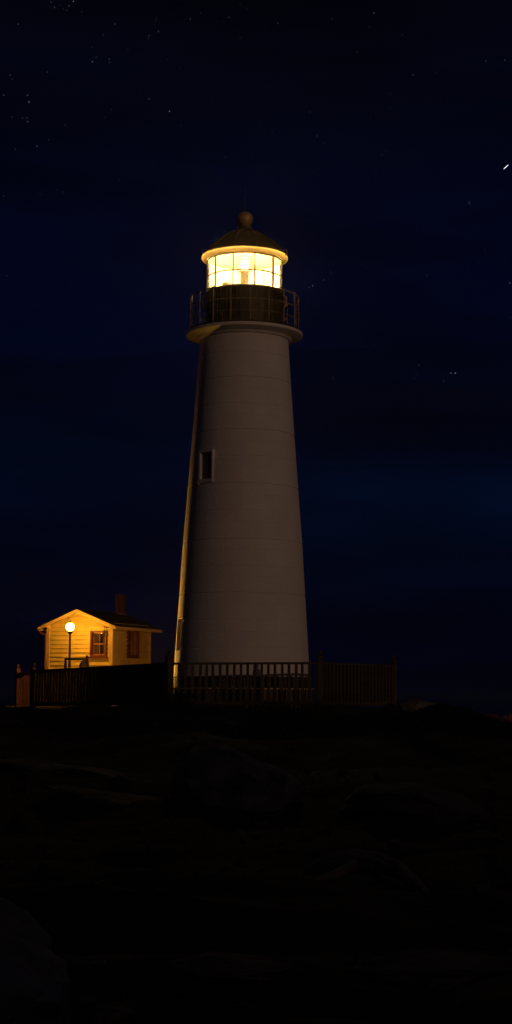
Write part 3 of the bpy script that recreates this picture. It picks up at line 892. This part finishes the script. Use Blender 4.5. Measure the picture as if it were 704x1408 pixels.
rock('thin brown rock shelf nearest of the left ledges', 150, 1118, 18.5, 1.0, .7, .16, M['brown_rock'], 16, tilt=R(6))
rock('rounded dark rock below the long left fence panel', 118, 1003, 38, .75, .5, .34, M['rock'], 17)
rock('squat brown rock at the right edge under the rust coloured bush', 668, 1022, 36, .9, .7, .3, M['brown_rock'], 18)
rock('broad dark rock right of centre behind the driftwood', 560, 1110, 17, .8, .7, .24, M['rock'], 19, tilt=R(5))
rock('flat dark stone in the lower centre foreground', 330, 1330, 8.6, .34, .3, .07, M['rock'], 20)
rock('small pale stone in the lower left foreground', 135, 1324, 8.8, .05, .04, .02, M['pale_rock'], 21, detail=3)
rock('low dark rock in the bottom right foreground', 600, 1330, 8.4, .4, .4, .10, M['rock'], 22)
rock('jagged brown stone beside the bottom left shoulder', 150, 1400, 7.4, .12, .12, .05, M['brown_rock'], 24, detail=3)
# concrete footing block beside the post
kb = at(455, 986, 40.2)
tag(MB().box(-.11, .11, -.12, .12, -.22, .14).build('concrete_block', M['brown_rock'], bevel=.015), 'small square footing block below the tall right fence post', 'block').location = kb
# loose stones: uncountable
sc_ = MB()
for i in range(900):
    Yq = random.uniform(7.5, 40); Xq = random.uniform(-1, 1) * (Yq * .2 + 1)
    s = random.uniform(.02, .10); zq = ground(Xq, Yq)
    q = [Vector((random.gauss(0, 1), random.gauss(0, 1), random.gauss(0, .6))).normalized() * s * random.uniform(.7, 1.2) for _ in range(8)]
    bm = bmesh.new(); [bm.verts.new(Vector((Xq, Yq, zq)) + v) for v in q]
    r_ = bmesh.ops.convex_hull(bm, input=bm.verts[:])
    bm.verts.index_update(); bm.verts.ensure_lookup_table()
    sc_.add([v.co.copy() for v in bm.verts], [tuple(v.index for v in f.verts) for f in bm.faces]); bm.free()
tag(sc_.build('loose_stones', M['rock'], fixn=True), 'loose stones strewn over the dark slope', 'stones', kind='stuff')

# driftwood log
dw = MB()
def dpt(px, py, Y): return at(px, py, Y)
dr = thing('driftwood', 'twisted weathered driftwood trunk arching across the right foreground', 'driftwood', dpt(500, 1225, 12.8))
o0 = Vector(dr.location)
main = [dpt(418, 1199, 13.2) - o0, dpt(450, 1188, 13.0) - o0, dpt(488, 1182, 12.8) - o0, dpt(520, 1186, 12.6) - o0, dpt(548, 1196, 12.4) - o0, dpt(575, 1218, 12.2) - o0, dpt(600, 1243, 12) - o0]
for k in range(7):
    a = 2 * PI * k / 7
    pts = []
    for i, p in enumerate(main):
        w = [.02, .045, .06, .06, .05, .035, .015][i]; aa = a + i * .35
        pts.append(p + Vector((0, math.cos(aa) * w, math.sin(aa) * w * .8 + noise.noise(Vector((k, i * .7, 2))) * .012)))
    dw.tube(pts, [.018, .030, .036, .036, .030, .024, .010], 7)
dw.build('trunk', M['drift'], dr, smooth=60)
b2_ = MB().tube([dpt(490, 1188, 12.7) - o0, dpt(460, 1203, 12.6) - o0, dpt(432, 1213, 12.5) - o0], [.05, .04, .03], 7).build('branch', M['drift'], dr, smooth=60)

# ------------------------------------------------------------------ bushes and grass
def bush(label, px, py, Y, rx, ry, rz_, n, leaf, material, seed, name='bush', cat='bush'):
    rnd = random.Random(seed); c = at(px, py, Y); c.z = max(c.z, ground(c.x, c.y) + (.45 if Y > 38.5 else .15) * rz_)
    t = thing(name, label, cat, (c.x, c.y, ground(c.x, c.y)))
    zc = c.z - t.location.z
    lv = MB(); cl = []
    for _ in range(16):
        cl.append((Vector((rnd.uniform(-.75, .75) * rx, rnd.uniform(-.75, .75) * ry, zc + rnd.uniform(-.6, .6) * rz_)), rnd.uniform(.25, .45)))
    for i in range(n):
        q, cr_ = rnd.choice(cl)
        d = Vector((rnd.gauss(0, 1), rnd.gauss(0, 1), rnd.gauss(0, 1))).normalized() * cr_ * rnd.uniform(.5, 1.05)
        p = q + Vector((d.x * rx, d.y * ry, d.z * rz_))
        u = Vector((rnd.gauss(0, 1), rnd.gauss(0, 1), rnd.gauss(0, 1))).normalized(); w = u.orthogonal().normalized()
        s = leaf * rnd.uniform(.6, 1.3)
        lv.add([p - u * s, p + w * s * .4, p + u * s, p - w * s * .4], [(0, 1, 2, 3)])
    lv.build('foliage', material, t, fixn=False)
    sm = MB()
    for q, _ in cl:
        sm.tube([(q.x * .15, q.y * .15, -.1), (q.x * .5, q.y * .5, q.z * .5), tuple(q)], [.022, .014, .006], 5)
    sm.build('stems', M['stem'], t)
    return t
bush('rust coloured leafy bush at the right edge of the headland', 694, 1006, 39, .68, .5, .34, 5200, .028, M['rust_leaf'], 1)
bush('olive scrub bush at the right edge below the rust coloured one', 688, 1042, 33, .55, .5, .34, 3600, .026, M['leaf'], 2)
bush('broad leafy scrub bush under the middle fence panel', 400, 1018, 33, 1.05, .7, .46, 7000, .030, M['leaf'], 3)
bush('dark scrub bush right of the broad one, under the tall post', 470, 1040, 30, .62, .5, .50, 4500, .028, M['leaf'], 4)
bush('low scrub clump under the left-middle fence post', 235, 995, 38, .7, .5, .26, 2600, .028, M['leaf'], 5)
bush('small dark bush on the skyline right of the last fence post', 568, 980, 45, .5, .4, .30, 2200, .026, M['leaf'], 6)
# tall dry weed at the tower's left
wd = at(229, 915, 42.2)
wt = thing('dry_weed', 'thin dry weed stalks poking above the fence left of the tower', 'weed', (wd.x, wd.y, ground(wd.x, wd.y)))
wm = MB()
for (px, py) in ((231.5, 887), (228.5, 893), (234, 896), (226.5, 898)):
    tp = at(px, py, 42.2) - Vector(wt.location); b = Vector((random.uniform(-.03, .03), 0, -.05))
    wm.tube([b, (b + tp) / 2 + Vector((.02, 0, 0)), tp], [.006, .005, .003], 5)
    for k in range(6):
        pp = tp - Vector((0, 0, .03 * k)); wm.tube([pp, pp + Vector((random.uniform(-.04, .04), random.uniform(-.04, .04), .035))], [.003, .006], 4)
wm.build('stalks', M['grass'], wt)
gr = MB()
rnd = random.Random(5)
for i in range(9000):
    Yq = rnd.uniform(9, 43.5); Xq = rnd.uniform(-1, 1) * (Yq * .18 + 1.2)
    if noise.noise(Vector((Xq * .9, Yq * .5, 4))) < .02: continue
    if (Vector((Xq - TX, Yq - TY)).length < 2.2): continue
    z = ground(Xq, Yq); h = rnd.uniform(.04, .14); a = rnd.uniform(0, PI)
    u = Vector((math.cos(a), math.sin(a), 0)) * .004; lean = Vector((rnd.gauss(0, .04), rnd.gauss(0, .04), h))
    b = Vector((Xq, Yq, z - .01))
    gr.add([b - u, b + u, b + lean * .6 + u * .7, b + lean, b + lean * .6 - u * .7], [(0, 1, 2, 3, 4)])
tag(gr.build('grass', M['grass'], fixn=False), 'sparse dry grass between the rocks', 'grass', kind='stuff')

# ------------------------------------------------------------------ stars and meteor
stars = """101,2,3 75,10,1 82,7,0 95,8,1 87,12,0 70,3,0 92,14,0 25,33,2 127,85,4 132,79,1 134,55,1 150,86,1 150,81,1 176,68,2 205,49,2 218,43,2 204,53,1 262,26,2 276,18,1
215,24,1 315,24,2 299,30,1 330,52,1 14,103,2 17,109,1 65,99,1 5,131,2 38,131,2 40,140,4 38,167,2 17,161,1 31,162,1 37,162,1 51,201,2 21,205,2 67,192,2 89,172,1 153,151,2 205,136,3
233,153,9 192,126,1 230,82,1 246,93,1 249,173,1 164,248,2 211,220,1 86,264,2 55,267,1 78,261,1 5,269,3 310,216,1 291,138,1 144,161,1 514,18,3 456,26,2 382,32,2 360,46,1 508,37,1
553,48,1 491,72,2 568,103,2 600,100,2 426,154,2 436,187,2 445,197,1 525,213,2 530,207,1 517,235,1 431,236,1 509,163,1 536,129,1 365,119,1 374,180,1 668,84,1 694,83,1 646,281,1
667,343,1 659,362,1 582,355,1 587,379,2 701,389,4 445,385,3 430,393,5 425,395,2 419,387,1 455,374,1 497,364,1 520,413,1 503,476,2 515,475,1 576,502,2 573,515,2 570,520,2 620,513,3
626,513,4 610,524,2 458,520,2 701,437,1 573,330,1 574,317,1 9,379,4 426,620,1 47,418,1 645,278,1 112,16,1 158,33,1 142,48,1 127,65,1 340,12,1 330,6,1"""
sm_ = MB()
def star(d, mag):
    rr_ = 3600.0; p = Vector((0, 0, E)) + d * rr_
    s = rr_ / F * (.22 + .085 * mag)
    u = d.orthogonal().normalized(); w = d.cross(u)
    sm_.add([p + u * s, p + w * s, p - u * s, p - w * s, p + d * s, p - d * s], [(0, 1, 4), (1, 2, 4), (2, 3, 4), (3, 0, 4), (1, 0, 5), (2, 1, 5), (3, 2, 5), (0, 3, 5)])
for t in stars.split():
    x, y, mg = map(float, t.split(',')); star(ray(x, y).normalized(), min(mg, 6))
rnd = random.Random(11)
for _ in range(420):
    a = rnd.uniform(-1.2, 1.2); e = rnd.uniform(.22, 1.1)
    star(Vector((math.sin(a) * math.cos(e), math.cos(a) * math.cos(e), math.sin(e))), rnd.uniform(-1.0, .0))
tag(sm_.build('starry_sky', emit_mat('starlight', (.80, .85, 1.0), .8), fixn=False), kind='structure')
ma, mbp = at(692.3, 232.6, 3000), at(699, 226.6, 3000)
tag(MB().tube([ma, (ma + mbp) / 2, mbp], [.35, .9, .5], 6).build('meteor', emit_mat('meteor_glow', (.9, .92, 1), 1.2)), 'short bright meteor streak at the upper right edge of the sky', 'meteor')

# ------------------------------------------------------------------ thin haze added to give the lamps a faint halo
hm = bpy.data.materials.new('halo_haze'); hm.use_nodes = True
t = hm.node_tree; t.nodes.clear()
o = N(t, 'ShaderNodeOutputMaterial'); pv = N(t, 'ShaderNodeVolumePrincipled')
pv.inputs['Color'].default_value = (.9, .92, .95, 1); pv.inputs['Density'].default_value = .0003; pv.inputs['Anisotropy'].default_value = .8
L(t, pv.outputs[0], o.inputs['Volume'])
tag(MB().box(-9500, 9500, -1100, 15500, -12, E + 16).build('haze', hm), kind='stuff')
